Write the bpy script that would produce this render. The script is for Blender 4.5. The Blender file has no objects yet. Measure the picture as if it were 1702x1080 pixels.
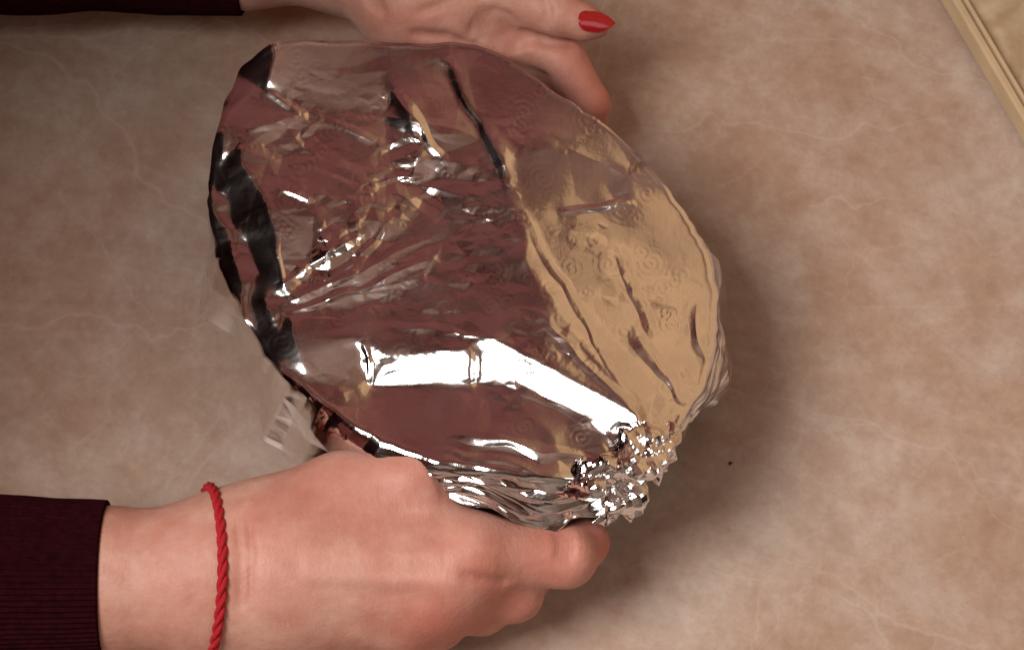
import bpy, math, random
import numpy as np
from mathutils import Vector, Matrix, noise as mnoise

random.seed(7); RNG = np.random.default_rng(7)
S = bpy.context.scene
COL = S.collection

# ------------------------------------------------------------------ camera
ELEV = math.radians(62); DIST = 1.10
FPX = 3986.0                                   # focal length in photo pixels (1702 wide)
cam_d = bpy.data.cameras.new("camera"); cam = bpy.data.objects.new("camera", cam_d); COL.objects.link(cam)
cam.location = (0, -DIST * math.cos(ELEV), DIST * math.sin(ELEV))
cam.rotation_euler = (math.pi / 2 - ELEV, 0, 0)
cam_d.sensor_width = 36; cam_d.lens = 36 * FPX / 1702
cam_d.clip_start = 0.01; cam_d.clip_end = 50
cam_d.dof.use_dof = True; cam_d.dof.focus_distance = 1.02; cam_d.dof.aperture_fstop = 20
S.camera = cam
CAM = np.array(cam.location)
RX = math.pi / 2 - ELEV
ROT = np.array([[1, 0, 0], [0, math.cos(RX), -math.sin(RX)], [0, math.sin(RX), math.cos(RX)]])

def at(px, py, z):
    """point of the place at height z that the photo shows at pixel px,py"""
    d = ROT @ np.array([(px - 851) / FPX, -(py - 540) / FPX, -1.0])
    t = (z - CAM[2]) / d[2]
    return CAM + d * t
def proj(P):
    q = (np.asarray(P) - CAM) @ ROT
    return 851 + FPX * q[..., 0] / -q[..., 2], 540 - FPX * q[..., 1] / -q[..., 2]

# ------------------------------------------------------------------ world and lamps
W = bpy.data.worlds.new("World"); S.world = W; W.use_nodes = True
W.node_tree.nodes["Background"].inputs[0].default_value = (1.0, 0.86, 0.76, 1)
W.node_tree.nodes["Background"].inputs[1].default_value = 0.02
LAMP = np.array([-0.86, -0.36, 1.42])
ld = bpy.data.lights.new("ceiling_lamp", 'AREA'); ld.shape = 'RECTANGLE'; ld.size = 0.75; ld.size_y = 0.75
ld.energy = 32; ld.color = (1.0, 0.93, 0.86)
lo = bpy.data.objects.new("ceiling_lamp", ld); COL.objects.link(lo)
lo.location = LAMP; lo.rotation_euler = (Vector((0.02, 0, 0.03)) - Vector(LAMP)).to_track_quat('-Z', 'Y').to_euler()
wd_ = bpy.data.lights.new("fill_light", 'AREA'); wd_.shape = 'RECTANGLE'; wd_.size = 0.5; wd_.size_y = 0.7  # added fill lamp, lightens the shadow right of the dish
wd_.energy = 2.0; wd_.color = (1.0, .95, .90)
wo = bpy.data.objects.new("fill_light", wd_); COL.objects.link(wo); wo.location = (.78, -.42, .92)
wo.rotation_euler = (Vector((.12, .02, .02)) - wo.location).to_track_quat('-Z', 'Y').to_euler()
S.view_settings.view_transform = 'Standard'; S.view_settings.look = 'None'
S.view_settings.exposure = 0; S.view_settings.gamma = 1
S.cycles.caustics_reflective = False; S.cycles.caustics_refractive = False
S.cycles.max_bounces = 8; S.cycles.glossy_bounces = 5
S.cycles.use_denoising = True

# ------------------------------------------------------------------ helpers
def link(name, me, mat=None, parent=None):
    o = bpy.data.objects.new(name, me); COL.objects.link(o)
    if mat: me.materials.append(mat)
    if parent: o.parent = parent
    return o
def empty(name, loc=(0, 0, 0)):
    o = bpy.data.objects.new(name, None); COL.objects.link(o); o.location = loc; o.empty_display_size = .02
    return o
def tag(o, label=None, cat=None, group=None, kind=None):
    if label: o["label"] = label
    if cat: o["category"] = cat
    if group: o["group"] = group
    if kind: o["kind"] = kind
    return o
def mesh_np(name, V, F, smooth=True):
    V = np.asarray(V, dtype=np.float64); F = np.asarray(F)
    me = bpy.data.meshes.new(name)
    k = F.shape[1]
    me.vertices.add(len(V)); me.vertices.foreach_set("co", V.ravel())
    me.loops.add(len(F) * k); me.loops.foreach_set("vertex_index", F.ravel().astype(np.int32))
    me.polygons.add(len(F)); me.polygons.foreach_set("loop_start", np.arange(0, len(F) * k, k, dtype=np.int32))
    me.update(calc_edges=True)
    me.polygons.foreach_set("use_smooth", np.full(len(F), smooth)); me.update()
    return me
def grid_faces(n, m, wrap=False):
    i, j = np.meshgrid(np.arange(n - 1), np.arange(m if wrap else m - 1), indexing='ij')
    j2 = (j + 1) % m
    return np.stack([i * m + j, (i + 1) * m + j, (i + 1) * m + j2, i * m + j2], -1).reshape(-1, 4)

def smooth_noise(x, y, scale, seed, octaves=3):
    """2-d value noise, vectorised"""
    out = np.zeros_like(x); amp = 1; tot = 0
    for o in range(octaves):
        r = np.random.default_rng(seed + o * 17).random((64, 64))
        u = x / scale * 2 ** o; v = y / scale * 2 ** o
        i = np.floor(u).astype(int); j = np.floor(v).astype(int)
        a = u - i; b = v - j; a = a * a * (3 - 2 * a); b = b * b * (3 - 2 * b)
        g = lambda p, q: r[p % 64, q % 64]
        out += amp * ((g(i, j) * (1 - a) + g(i + 1, j) * a) * (1 - b) + (g(i, j + 1) * (1 - a) + g(i + 1, j + 1) * a) * b - .5)
        tot += amp; amp *= .5
    return out / tot * 2
def crumple(x, y, scale, seed, n=5):
    """creased, flat-sided relief like balled foil: warped triangle waves"""
    r = np.random.default_rng(seed); h = np.zeros_like(x)
    wx = x + scale * .9 * smooth_noise(x, y, scale * 1.7, seed + 1, 2); wy = y + scale * .9 * smooth_noise(x, y, scale * 1.7, seed + 2, 2)
    for k in range(n):
        a = r.random() * math.pi; f = (.6 + r.random() * 1.2) / scale; p = r.random()
        t = (wx * math.cos(a) + wy * math.sin(a)) * f + p
        h += (np.abs((t % 1) - .5) * 4 - 1) / (f * scale)
    return h / n
def facets(w, h, spacing, seed, lo, step, aniso=1.0, jit=.9, keep=None):
    """height grid of creased triangular facets: random heights on scattered points, joined by flat triangles"""
    from mathutils.geometry import delaunay_2d_cdt
    r = np.random.default_rng(seed); W_ = w * step; H_ = h * step
    gx, gy = np.meshgrid(np.arange(-1, W_ / (spacing * aniso) + 2), np.arange(-1, H_ / spacing + 2), indexing='ij')
    P = np.stack([(gx + (gy % 2) * .5 + jit * (r.random(gx.shape) - .5)) * spacing * aniso, (gy + jit * (r.random(gx.shape) - .5)) * spacing], -1).reshape(-1, 2)
    if keep is not None: P = P[r.random(len(P)) < keep]
    zz = (r.random(len(P)) - .5) * spacing
    v, _, tri, ov, _, _ = delaunay_2d_cdt([Vector((p[0] / aniso, p[1])) for p in P], [], [], 0, 1e-7)
    G = np.zeros((w, h)); zz = np.array([zz[o[0]] for o in ov])
    Vv = np.array([(q.x * aniso, q.y) for q in v]) / step
    for t in tri:
        a, b, c = Vv[t[0]], Vv[t[1]], Vv[t[2]]
        x0 = max(0, int(min(a[0], b[0], c[0]))); x1 = min(w, int(max(a[0], b[0], c[0])) + 2); y0 = max(0, int(min(a[1], b[1], c[1]))); y1 = min(h, int(max(a[1], b[1], c[1])) + 2)
        if x0 >= x1 or y0 >= y1: continue
        X_, Y_ = np.meshgrid(np.arange(x0, x1), np.arange(y0, y1), indexing='ij')
        dd = (b[0] - a[0]) * (c[1] - a[1]) - (c[0] - a[0]) * (b[1] - a[1])
        if abs(dd) < 1e-9: continue
        u_ = ((X_ - a[0]) * (c[1] - a[1]) - (c[0] - a[0]) * (Y_ - a[1])) / dd; v_ = ((b[0] - a[0]) * (Y_ - a[1]) - (X_ - a[0]) * (b[1] - a[1])) / dd
        k = (u_ >= -1e-6) & (v_ >= -1e-6) & (u_ + v_ <= 1 + 1e-6)
        G[x0:x1, y0:y1][k] = (zz[t[0]] * (1 - u_ - v_) + zz[t[1]] * u_ + zz[t[2]] * v_)[k]
    return G
def bilin(G, u, v):
    n, m = G.shape; u = np.clip(u, 0, n - 1.001); v = np.clip(v, 0, m - 1.001); i = u.astype(int); j = v.astype(int); a = u - i; b = v - j
    return (G[i, j] * (1 - a) + G[i + 1, j] * a) * (1 - b) + (G[i, j + 1] * (1 - a) + G[i + 1, j + 1] * a) * b
def in_poly(x, y, poly):
    c = np.zeros(x.shape, bool); n = len(poly)
    for i in range(n):
        x1, y1 = poly[i]; x2, y2 = poly[(i + 1) % n]
        if y1 == y2: continue
        c ^= ((y1 > y) != (y2 > y)) & (x < (x2 - x1) * (y - y1) / (y2 - y1) + x1)
    return c
def smoothstep(a, b, t):
    t = np.clip((t - a) / (b - a), 0, 1); return t * t * (3 - 2 * t)

# ---- signed-distance bodies and a surface-nets mesher
def cone(P, a, b, r1, r2):
    a = np.asarray(a, float); b = np.asarray(b, float); ba = b - a
    t = np.clip(((P - a) @ ba) / (ba @ ba), 0, 1)
    return np.linalg.norm(P - a - t[..., None] * ba, axis=-1) - (r1 + (r2 - r1) * t)
def smin(a, b, k):
    h = np.clip(.5 + .5 * (b - a) / k, 0, 1)
    return b + (a - b) * h - k * h * (1 - h)
def surface_nets(f, lo, hi, step):
    lo = np.asarray(lo, float); hi = np.asarray(hi, float)
    n = np.ceil((hi - lo) / step).astype(int) + 1
    ax = [lo[i] + step * np.arange(n[i]) for i in range(3)]
    D = np.empty(n)
    for i in range(n[0]):
        Y, Z = np.meshgrid(ax[1], ax[2], indexing='ij')
        D[i] = f(np.stack([np.full_like(Y, ax[0][i]), Y, Z], -1))
    D[0] = D[-1] = 1; D[:, 0] = D[:, -1] = 1; D[:, :, 0] = D[:, :, -1] = 1
    D = np.where(D == 0, 1e-9, D)
    c = [D[i:n[0] - 1 + i, j:n[1] - 1 + j, k:n[2] - 1 + k] for i in (0, 1) for j in (0, 1) for k in (0, 1)]
    offs = [(i, j, k) for i in (0, 1) for j in (0, 1) for k in (0, 1)]
    acc = np.zeros(tuple(n - 1) + (3,)); cnt = np.zeros(tuple(n - 1))
    for p in range(8):
        for q in range(p + 1, 8):
            d = np.array(offs[q]) - np.array(offs[p])
            if np.abs(d).sum() != 1: continue
            m = (c[p] * c[q]) < 0
            t = np.where(m, c[p] / np.where(m, c[p] - c[q], 1), 0)
            for k in range(3): acc[..., k] += np.where(m, offs[p][k] + t * d[k], 0)
            cnt += m
    act = cnt > 0
    idx = -np.ones(act.shape, int); idx[act] = np.arange(act.sum())
    cell = np.argwhere(act)
    V = lo + step * (cell + acc[act] / cnt[act][:, None])
    F = []
    for a in range(3):
        b, cc = (a + 1) % 3, (a + 2) % 3
        sl0 = [slice(None)] * 3; sl1 = [slice(None)] * 3
        sl0[a] = slice(0, n[a] - 1); sl1[a] = slice(1, n[a])
        s0 = D[tuple(sl0)]; s1 = D[tuple(sl1)]
        e = np.argwhere((s0 * s1) < 0); sg = (s0 < 0)[tuple(e.T)]
        ok = (e[:, b] > 0) & (e[:, cc] > 0) & (e[:, b] < n[b] - 1) & (e[:, cc] < n[cc] - 1)
        e = e[ok]; sg = sg[ok]
        def cid(db, dc):
            g = e.copy(); g[:, b] -= db; g[:, cc] -= dc; return idx[tuple(g.T)]
        q = np.stack([cid(0, 0), cid(1, 0), cid(1, 1), cid(0, 1)], -1)
        q[~sg] = q[~sg][:, ::-1]
        F.append(q)
    return V, np.concatenate(F)

# ------------------------------------------------------------------ materials
def mat(name):
    m = bpy.data.materials.new(name); m.use_nodes = True
    nt = m.node_tree; return m, nt, nt.nodes["Principled BSDF"]
def N(nt, typ, **kw):
    n = nt.nodes.new(typ)
    for k, v in kw.items():
        if k.startswith('_'): setattr(n, k[1:], v)
        else: n.inputs[k.replace('__', ' ')].default_value = v
    return n
def ramp(nt, fac, stops):
    r = nt.nodes.new("ShaderNodeValToRGB"); e = r.color_ramp.elements
    while len(e) < len(stops): e.new(.5)
    for i, (p, c) in enumerate(stops): e[i].position = p; e[i].color = (*c, 1)
    nt.links.new(fac, r.inputs[0]); return r.outputs[0]
def mixc(nt, fac, a, b, mode='MIX'):
    m = nt.nodes.new("ShaderNodeMix"); m.data_type = 'RGBA'; m.blend_type = mode
    for s, v in ((0, fac), (6, a), (7, b)):
        if hasattr(v, 'links') or hasattr(v, 'is_linked'): nt.links.new(v, m.inputs[s])
        else: m.inputs[s].default_value = v if s == 0 else (*v, 1)
    return m.outputs[2]
def objco(nt, scale=(1, 1, 1), rot=(0, 0, 0)):
    t = nt.nodes.new("ShaderNodeTexCoord"); mp = nt.nodes.new("ShaderNodeMapping")
    mp.inputs["Scale"].default_value = scale; mp.inputs["Rotation"].default_value = rot
    nt.links.new(t.outputs["Object"], mp.inputs[0]); return mp.outputs[0]
def noise(nt, co, scale, detail=4, rough=.55, dist=0):
    n = N(nt, "ShaderNodeTexNoise", Scale=scale, Detail=detail, Roughness=rough, Distortion=dist)
    nt.links.new(co, n.inputs["Vector"]); return n
def bump(nt, h, strength, dist, normal=None):
    b = N(nt, "ShaderNodeBump", Strength=strength, Distance=dist); nt.links.new(h, b.inputs["Height"])
    if normal: nt.links.new(normal, b.inputs["Normal"])
    return b.outputs[0]

def marble():
    m, nt, b = mat("marble_laminate"); L = nt.links.new
    co = objco(nt, (1, 1, 1), (0, 0, .35))
    warp = noise(nt, co, 4, 3, .55)
    ad = nt.nodes.new("ShaderNodeVectorMath"); ad.operation = 'MULTIPLY_ADD'
    L(warp.outputs["Color"], ad.inputs[0]); ad.inputs[1].default_value = (.07, .07, 0); L(co, ad.inputs[2])
    wc = ad.outputs[0]
    big = noise(nt, wc, 8.5, 6, .6); mid = noise(nt, wc, 24, 7, .72); fine = noise(nt, co, 130, 5, .75); m3 = noise(nt, co, 62, 6, .75)
    c1 = ramp(nt, big.outputs[0], [(.38, (.385, .245, .18)), (.47, (.425, .295, .225)), (.54, (.46, .35, .295)), (.64, (.485, .40, .345))])
    c2 = ramp(nt, mid.outputs[0], [(.38, (.375, .25, .19)), (.48, (.42, .30, .235)), (.55, (.47, .37, .315)), (.64, (.53, .45, .395))])
    c = mixc(nt, .45, c1, c2)
    c3 = ramp(nt, m3.outputs[0], [(.38, (.91, .88, .86)), (.5, (1, 1, 1)), (.62, (1.07, 1.09, 1.10))]); c = mixc(nt, .8, c, c3, 'MULTIPLY')
    cf = ramp(nt, fine.outputs[0], [(.3, (.90, .88, .87)), (.7, (1.06, 1.06, 1.06))])
    c = mixc(nt, 1.0, c, cf, 'MULTIPLY')
    # thin pale veins, three nets of different size, each broken up by noise
    for sc, w, seed, st in ((4.2, .005, 3, .32), (7.5, .008, 11, .26), (13, .013, 23, .20), (27, .03, 37, .13)):
        off = nt.nodes.new("ShaderNodeVectorMath"); off.operation = 'ADD'; L(wc, off.inputs[0]); off.inputs[1].default_value = (seed, seed * .7, 0)
        wv = noise(nt, off.outputs[0], sc * 3, 3, .6)
        a2 = nt.nodes.new("ShaderNodeVectorMath"); a2.operation = 'MULTIPLY_ADD'
        L(wv.outputs["Color"], a2.inputs[0]); a2.inputs[1].default_value = (.30 / sc, .30 / sc, 0); L(off.outputs[0], a2.inputs[2])
        v = nt.nodes.new("ShaderNodeTexVoronoi"); v.feature = 'DISTANCE_TO_EDGE'; v.inputs["Scale"].default_value = sc
        L(a2.outputs[0], v.inputs["Vector"])
        line = ramp(nt, v.outputs["Distance"], [(0, (1, 1, 1)), (w * .3, (.55, .55, .55)), (w * .9, (0, 0, 0))])
        msk = noise(nt, off.outputs[0], sc * .9, 2, .5)
        mk = ramp(nt, msk.outputs[0], [(.44, (0, 0, 0)), (.56, (1, 1, 1))])
        f = mixc(nt, 1.0, line, mk, 'MULTIPLY')
        sep = nt.nodes.new("ShaderNodeMath"); sep.operation = 'MULTIPLY'; L(f, sep.inputs[0]); sep.inputs[1].default_value = st
        c = mixc(nt, sep.outputs[0], c, (.62, .50, .44))
    L(c, b.inputs["Base Color"])
    rr = ramp(nt, mid.outputs[0], [(.3, (.30, .30, .30)), (.7, (.40, .40, .40))]); L(rr, b.inputs["Roughness"])
    b.inputs["Specular IOR Level"].default_value = .35
    L(bump(nt, noise(nt, co, 260, 3).outputs[0], .06, .0006), b.inputs["Normal"])
    return m
def skin():
    m, nt, b = mat("skin"); L = nt.links.new
    co = objco(nt)
    n1 = noise(nt, co, 32, 5, .6, .3); n2 = noise(nt, co, 110, 4, .65)
    base = ramp(nt, n1.outputs[0], [(.32, (.48, .22, .17)), (.44, (.53, .27, .21)), (.55, (.57, .315, .25)), (.68, (.61, .365, .295))])
    sp = ramp(nt, n2.outputs[0], [(.35, (.93, .86, .84)), (.65, (1.03, 1.03, 1.03))])
    base = mixc(nt, 1, base, sp, 'MULTIPLY')
    at_ = nt.nodes.new("ShaderNodeAttribute"); at_.attribute_name = "flush"
    base = mixc(nt, at_.outputs["Fac"], base, (.50, .135, .095))
    L(base, b.inputs["Base Color"])
    b.inputs["Subsurface Weight"].default_value = .35; b.inputs["Subsurface Scale"].default_value = .006
    b.inputs["Subsurface Radius"].default_value = (1, .35, .2)
    b.inputs["Roughness"].default_value = .52; b.inputs["Specular IOR Level"].default_value = .38
    v = nt.nodes.new("ShaderNodeTexVoronoi"); v.inputs["Scale"].default_value = 900; L(co, v.inputs["Vector"])
    stretch = objco(nt, (1.0, .22, 1.0), (0, 0, .1))
    wr = noise(nt, stretch, 240, 3, .6)
    nb = bump(nt, wr.outputs[0], .35, .0009)
    nb = bump(nt, v.outputs["Distance"], .22, .0004, nb)
    L(bump(nt, noise(nt, co, 70, 3).outputs[0], .25, .0016, nb), b.inputs["Normal"])
    return m
def plain(name, col, rough=.5, metal=0, var=.15, scale=40, bmp=0, coat=0, spec=.5):
    m, nt, b = mat(name); L = nt.links.new
    n = noise(nt, objco(nt), scale, 4)
    lo_ = tuple(c * (1 - var) for c in col); hi_ = tuple(min(1, c * (1 + var)) for c in col)
    L(ramp(nt, n.outputs[0], [(.3, lo_), (.7, hi_)]), b.inputs["Base Color"])
    b.inputs["Roughness"].default_value = rough; b.inputs["Metallic"].default_value = metal
    b.inputs["Coat Weight"].default_value = coat; b.inputs["Specular IOR Level"].default_value = spec
    if bmp: L(bump(nt, noise(nt, objco(nt), scale * 6, 3).outputs[0], bmp, .001), b.inputs["Normal"])
    return m
def foil_mat(name, rough, bmp):
    m, nt, b = mat(name); L = nt.links.new
    b.inputs["Metallic"].default_value = 1; b.inputs["Base Color"].default_value = (.90, .895, .89, 1)
    co = objco(nt)
    r = ramp(nt, noise(nt, co, 45, 4).outputs[0], [(.35, (rough * .7,) * 3), (.7, (rough * 1.4,) * 3)]); L(r, b.inputs["Roughness"])
    n1 = noise(nt, co, 210, 3, .6); n2 = noise(nt, objco(nt, (1, .12, 1), (0, 0, .5)), 700, 2)
    L(bump(nt, n2.outputs[0], bmp * .5, .00012, bump(nt, n1.outputs[0], bmp, .00035)), b.inputs["Normal"])
    return m
def wallpaper():
    m, nt, b = mat("patterned_wallpaper"); L = nt.links.new
    co = objco(nt)
    n = noise(nt, co, 9, 4, .55, 1.6)
    sx = nt.nodes.new("ShaderNodeSeparateXYZ"); L(co, sx.inputs[0])
    ma = nt.nodes.new("ShaderNodeMath"); ma.operation = 'MULTIPLY_ADD'; L(sx.outputs[0], ma.inputs[0]); ma.inputs[1].default_value = .9; ma.use_clamp = True
    L(n.outputs[0], ma.inputs[2])
    c = ramp(nt, ma.outputs[0], [(.38, (.13, .030, .028)), (.47, WALL_RED), (.55, (.27, .125, .092)), (.66, WALL_KHAKI)])
    L(c, b.inputs["Base Color"]); b.inputs["Roughness"].default_value = .85
    return m
WALL_RED = (.235, .075, .060); WALL_KHAKI = (.27, .165, .10)
M_table = marble(); M_skin = skin()
M_foil = foil_mat("aluminium_foil", .155, .25); M_foil_c = foil_mat("crumpled_foil", .09, .25)
M_wool = plain("maroon_knit", (.021, .0025, .0045), .95, var=.35, scale=300, bmp=.5, spec=.05)
M_nail = plain("red_nail_lacquer", (.36, .002, .008), .25, var=.04, coat=.25)
M_cord = plain("red_wool_cord", (.50, .006, .018), .8, var=.3, scale=900, bmp=.6)
M_tan = plain("tan_painted_wall", (.54, .345, .19), .85, var=.38, scale=6)
M_ceil = plain("ceiling_plaster", (.54, .395, .365), .9, var=.42, scale=7)
M_wp = wallpaper()

# ------------------------------------------------------------------ setting
def slab(name, lo, hi, m, bevel=0):
    x0, y0, z0 = lo; x1, y1, z1 = hi
    V = [(x, y, z) for z in (z0, z1) for x, y in ((x0, y0), (x1, y0), (x1, y1), (x0, y1))]
    F = [(3, 2, 1, 0), (4, 5, 6, 7), (0, 1, 5, 4), (1, 2, 6, 5), (2, 3, 7, 6), (3, 0, 4, 7)]
    o = link(name, mesh_np(name, V, F, False), m)
    if bevel:
        b = o.modifiers.new("bevel", 'BEVEL'); b.width = bevel; b.segments = 3
    return o
tag(slab("tabletop", (-.43, -.55, -.03), (.58, .80, 0), M_table, .003), kind="structure")
tag(slab("wall_back", (-1.6, .95, -.75), (.40, 1.0, 1.75), M_wp), kind="structure")
wr_ = slab("wall_right", (0, -.06, -.75), (1.6, 0, 1.75), M_tan); wr_.location = (.24, .947, 0); wr_.rotation_euler = (0, 0, math.radians(-52)); tag(wr_, kind="structure")
tag(slab("wall_left", (-1.66, -1.4, -.75), (-1.602, 1.0, 1.75), plain("red_brown_wall", (.30, .07, .06), .85, var=.1, scale=3)), kind="structure")
tag(slab("wall_front", (-1.6, -1.46, -.75), (1.2, -1.402, 1.75), plain("plaster_wall", (.34, .28, .25), .9, var=.35, scale=5)), kind="structure")
tag(slab("ceiling", (-1.6, -1.4, 1.752), (1.2, 1.0, 1.80), M_ceil), kind="structure")

# ------------------------------------------------------------------ foil-wrapped dish
H = .078
R_PX = [(430,86),(460,69),(500,66),(560,67),(640,70),(700,72),(790,72),(850,100),(918,150),(1007,208),(1060,255),(1100,300),(1150,370),(1178,430),(1190,480),(1190,540),(1180,600),(1165,650),(1130,700),(1095,733),(1040,770),(985,790),(930,793),(860,786),(800,777),(720,765),(650,742),(570,697),(490,635),(440,590),(405,525),(365,435),(345,345),(352,245),(375,165),(400,115)]
S_PX = [(440,190),(560,165),(700,165),(830,200),(950,260),(1060,340),(1140,410),(1205,468),(1208,510),(1200,560),(1213,600),(1210,640),(1195,675),(1150,712),(1128,745),(1100,775),(1060,808),(1000,850),(940,878),(905,880),(860,862),(800,845),(700,815),(600,800),(500,772),(470,742),(440,728),(433,690),(430,665),(408,600),(385,556),(350,535),(334,518),(336,470),(342,430),(352,400),(372,330),(395,240)]
cR = at(770, 430, H)[:2]; cS = at(775, 480, .022)[:2]
Rw = np.array([at(x, y, H)[:2] for x, y in R_PX]); S_Z = [.064 if (x > 640 and y > 730) else {(600, 800): .060, (500, 772): .034, (430, 665): .025}.get((x, y), .022) for x, y in S_PX]; Sw = np.array([at(x, y, z)[:2] for (x, y), z in zip(S_PX, S_Z)])
def radial(poly, c, th, soft):
    """radius of a star-shaped outline at angles th"""
    d = poly - c; a = np.arctan2(d[:, 1], d[:, 0]); r = np.hypot(d[:, 0], d[:, 1])
    # dense points along the straight edges
    P = np.concatenate([poly[i] + (poly[(i + 1) % len(poly)] - poly[i]) * np.linspace(0, 1, 20, endpoint=False)[:, None] for i in range(len(poly))]) - c
    a = np.arctan2(P[:, 1], P[:, 0]); r = np.hypot(P[:, 0], P[:, 1]); o = np.argsort(a); a = a[o]; r = r[o]
    a = np.concatenate([a - 2 * math.pi, a, a + 2 * math.pi]); r = np.tile(r, 3)
    v = np.interp(th, a, r)
    if soft:
        k = np.exp(-.5 * (np.arange(-20, 21) / soft) ** 2); k /= k.sum()
        v = np.convolve(np.concatenate([v[-20:], v, v[:20]]), k, 'valid')
    return v

# where each patch of the foil mirrors to
T = dict(KW=(-.28, .95, 1.58), RB=(-.28, .95, 1.28), RD=(-.35, .95, 1.0), PG=(-.05, .70, 1.75), LV=(.02, .35, 1.75), TN=(.46, .665, 1.35), T2=(.54, .56, 1.05), KH=(.0, .95, 1.48),
         WH=tuple(LAMP), DK=(-.40, .10, .22), DS=(-.40, .14, .26), HN=(.06, .24, .13), HR=(.08, .215, .10), FW=(.05, .95, 1.55), BK=(.1, -.3, 1.75))
REG = [
 ([(0,0),(1702,0),(1702,1080),(0,1080)], 'RB'),
 ([(430,80),(460,60),(705,60),(740,120),(780,200),(700,230),(660,200),(560,185),(500,180),(440,150)], 'PG'),
 ([(440,150),(500,180),(560,200),(690,200),(720,300),(640,260),(560,235),(450,240),(400,220)], 'FW'),
 ([(610,60),(660,60),(720,140),(800,285),(775,290),(690,190),(640,120)], 'RB'),
 ([(700,60),(725,100),(760,160),(835,290),(800,305),(745,220),(690,110)], 'PG'),
 ([(730,100),(745,130),(835,290),(842,275),(790,190),(750,110)], 'DK'),
 ([(745,60),(830,70),(1015,205),(1030,230),(940,225),(900,245),(830,240),(790,190),(755,120)], 'RB'),
 ([(850,240),(900,245),(940,225),(1030,230),(1100,310),(1060,300),(1000,270),(930,262)], 'KH'),
 ([(838,240),(930,262),(1000,270),(1060,300),(1120,310),(1230,400),(1250,700),(1120,740),(1060,690),(1000,600),(920,470),(870,360)], 'TN'),
 ([(1050,390),(1100,430),(1150,520),(1165,600),(1140,660),(1090,640),(1060,560),(1000,440)], 'T2'),
 ([(832,235),(850,240),(900,400),(1010,560),(1095,690),(1050,670),(960,560),(880,440)], 'T2'),
 ([(1010,262),(1045,280),(1055,330),(1010,345),(925,368),(930,350),(1022,325),(1015,290)], 'LV'),
 ([(940,356),(1010,343),(1050,336),(1045,325),(1000,333)], 'DK'),
 ([(640,150),(670,165),(705,240),(725,290),(705,340),(690,372),(600,420),(480,480),(520,430),(600,370),(632,280)], 'LV'),
 ([(645,155),(675,175),(705,250),(690,290),(650,270),(640,200)], 'DS'),
 ([(380,60),(460,60),(458,110),(440,150),(402,200),(398,260),(440,330),(466,390),(470,470),(505,625),(420,600),(330,440),(330,240)], 'DK'),
 ([(395,170),(430,148),(507,182),(480,203),(412,215),(362,275),(370,210)], 'RD'),
 ([(405,250),(440,205),(500,190),(500,215),(450,232),(430,270)], 'FW'),
 ([(380,410),(412,396),(436,450),(402,480)], 'RD'), ([(350,300),(385,330),(380,380),(352,360)], 'RD'), ([(440,500),(475,490),(480,520),(455,545)], 'RD'), ([(395,500),(420,510),(425,540),(405,530)], 'PG'),
 ([(450,230),(560,215),(620,222),(648,262),(600,330),(560,380),(472,465),(462,380),(440,310)], 'KW'),
 ([(470,250),(560,240),(600,280),(540,330),(480,330),(455,290)], 'RB'),
 ([(480,500),(560,480),(640,440),(700,428),(712,450),(640,500),(560,512)], 'PG'),
 ([(475,520),(600,512),(640,540),(560,560),(500,560)], 'RD'),
 ([(505,590),(600,560),(650,565),(612,640),(520,640)], 'KW'),
 ([(598,570),(628,575),(645,590),(612,642),(595,610)], 'DS'),
 ([(865,500),(920,505),(1040,660),(1000,655),(900,610),(830,565)], 'KH'),
 ([(905,535),(960,570),(1050,668),(1040,690),(1000,655),(930,585)], 'PG'),
 ([(610,645),(640,602),(720,585),(780,580),(790,572),(812,558),(835,570),(900,605),(1000,655),(1060,688),(1075,725),(1058,737),(1000,716),(900,660),(835,620),(797,642),(782,634),(700,638)], 'WH'),
 ([(785,585),(800,580),(800,625),(785,640),(778,620)], 'LV'),
 ([(500,640),(620,650),(790,645),(835,640),(880,700),(905,735),(760,715),(700,760),(600,715)], 'RD'),
 ([(830,622),(900,660),(1000,716),(1058,737),(965,772),(935,750),(880,690)], 'KH'),
 ([(890,690),(930,705),(975,750),(965,775),(930,760)], 'TN'),
 ([(760,717),(860,732),(935,765),(900,768),(800,748)], 'LV'),
 ([(690,760),(760,716),(800,748),(930,772),(930,795),(800,780)], 'RD'),
 ([(945,790),(980,760),(1060,740),(1090,735),(1050,765),(990,790)], 'DS'),
]
STEP = .00085
lo_xy = Rw.min(0) - .012; hi_xy = Rw.max(0) + .012
nx, ny = (np.ceil((hi_xy - lo_xy) / STEP).astype(int) + 1)
GX, GY = np.meshgrid(lo_xy[0] + STEP * np.arange(nx), lo_xy[1] + STEP * np.arange(ny), indexing='ij')
P3 = np.stack([GX, GY, np.full_like(GX, H)], -1)
PX, PY = proj(P3)
# a little waviness of the crease lines
wPX = PX + 11 * smooth_noise(PX, PY, 55, 91, 3); wPY = PY + 11 * smooth_noise(PX, PY, 55, 97, 3)
TX = np.zeros(GX.shape); TY = np.zeros(GX.shape)
vc = CAM - P3; vc /= np.linalg.norm(vc, axis=-1, keepdims=True)
WT = np.ones(GX.shape)
for poly, t in REG:
    m = in_poly(PX, PY, poly) if t == 'WH' else in_poly(wPX, wPY, poly)
    d = np.array(T[t]) - P3; d /= np.linalg.norm(d, axis=-1, keepdims=True)
    n = vc + d; gx = -n[..., 0] / n[..., 2]; gy = -n[..., 1] / n[..., 2]
    TX[m] = gx[m]; TY[m] = gy[m]; WT[m] = 5.0 if t == 'WH' else (.6 if t in ('HR', 'DK', 'DS') else 1.0)
inside = in_poly(GX, GY, Rw)
WT = np.where(in_poly(GX, GY, cR + (Rw - cR) * 1.035), WT, .02)
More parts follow.
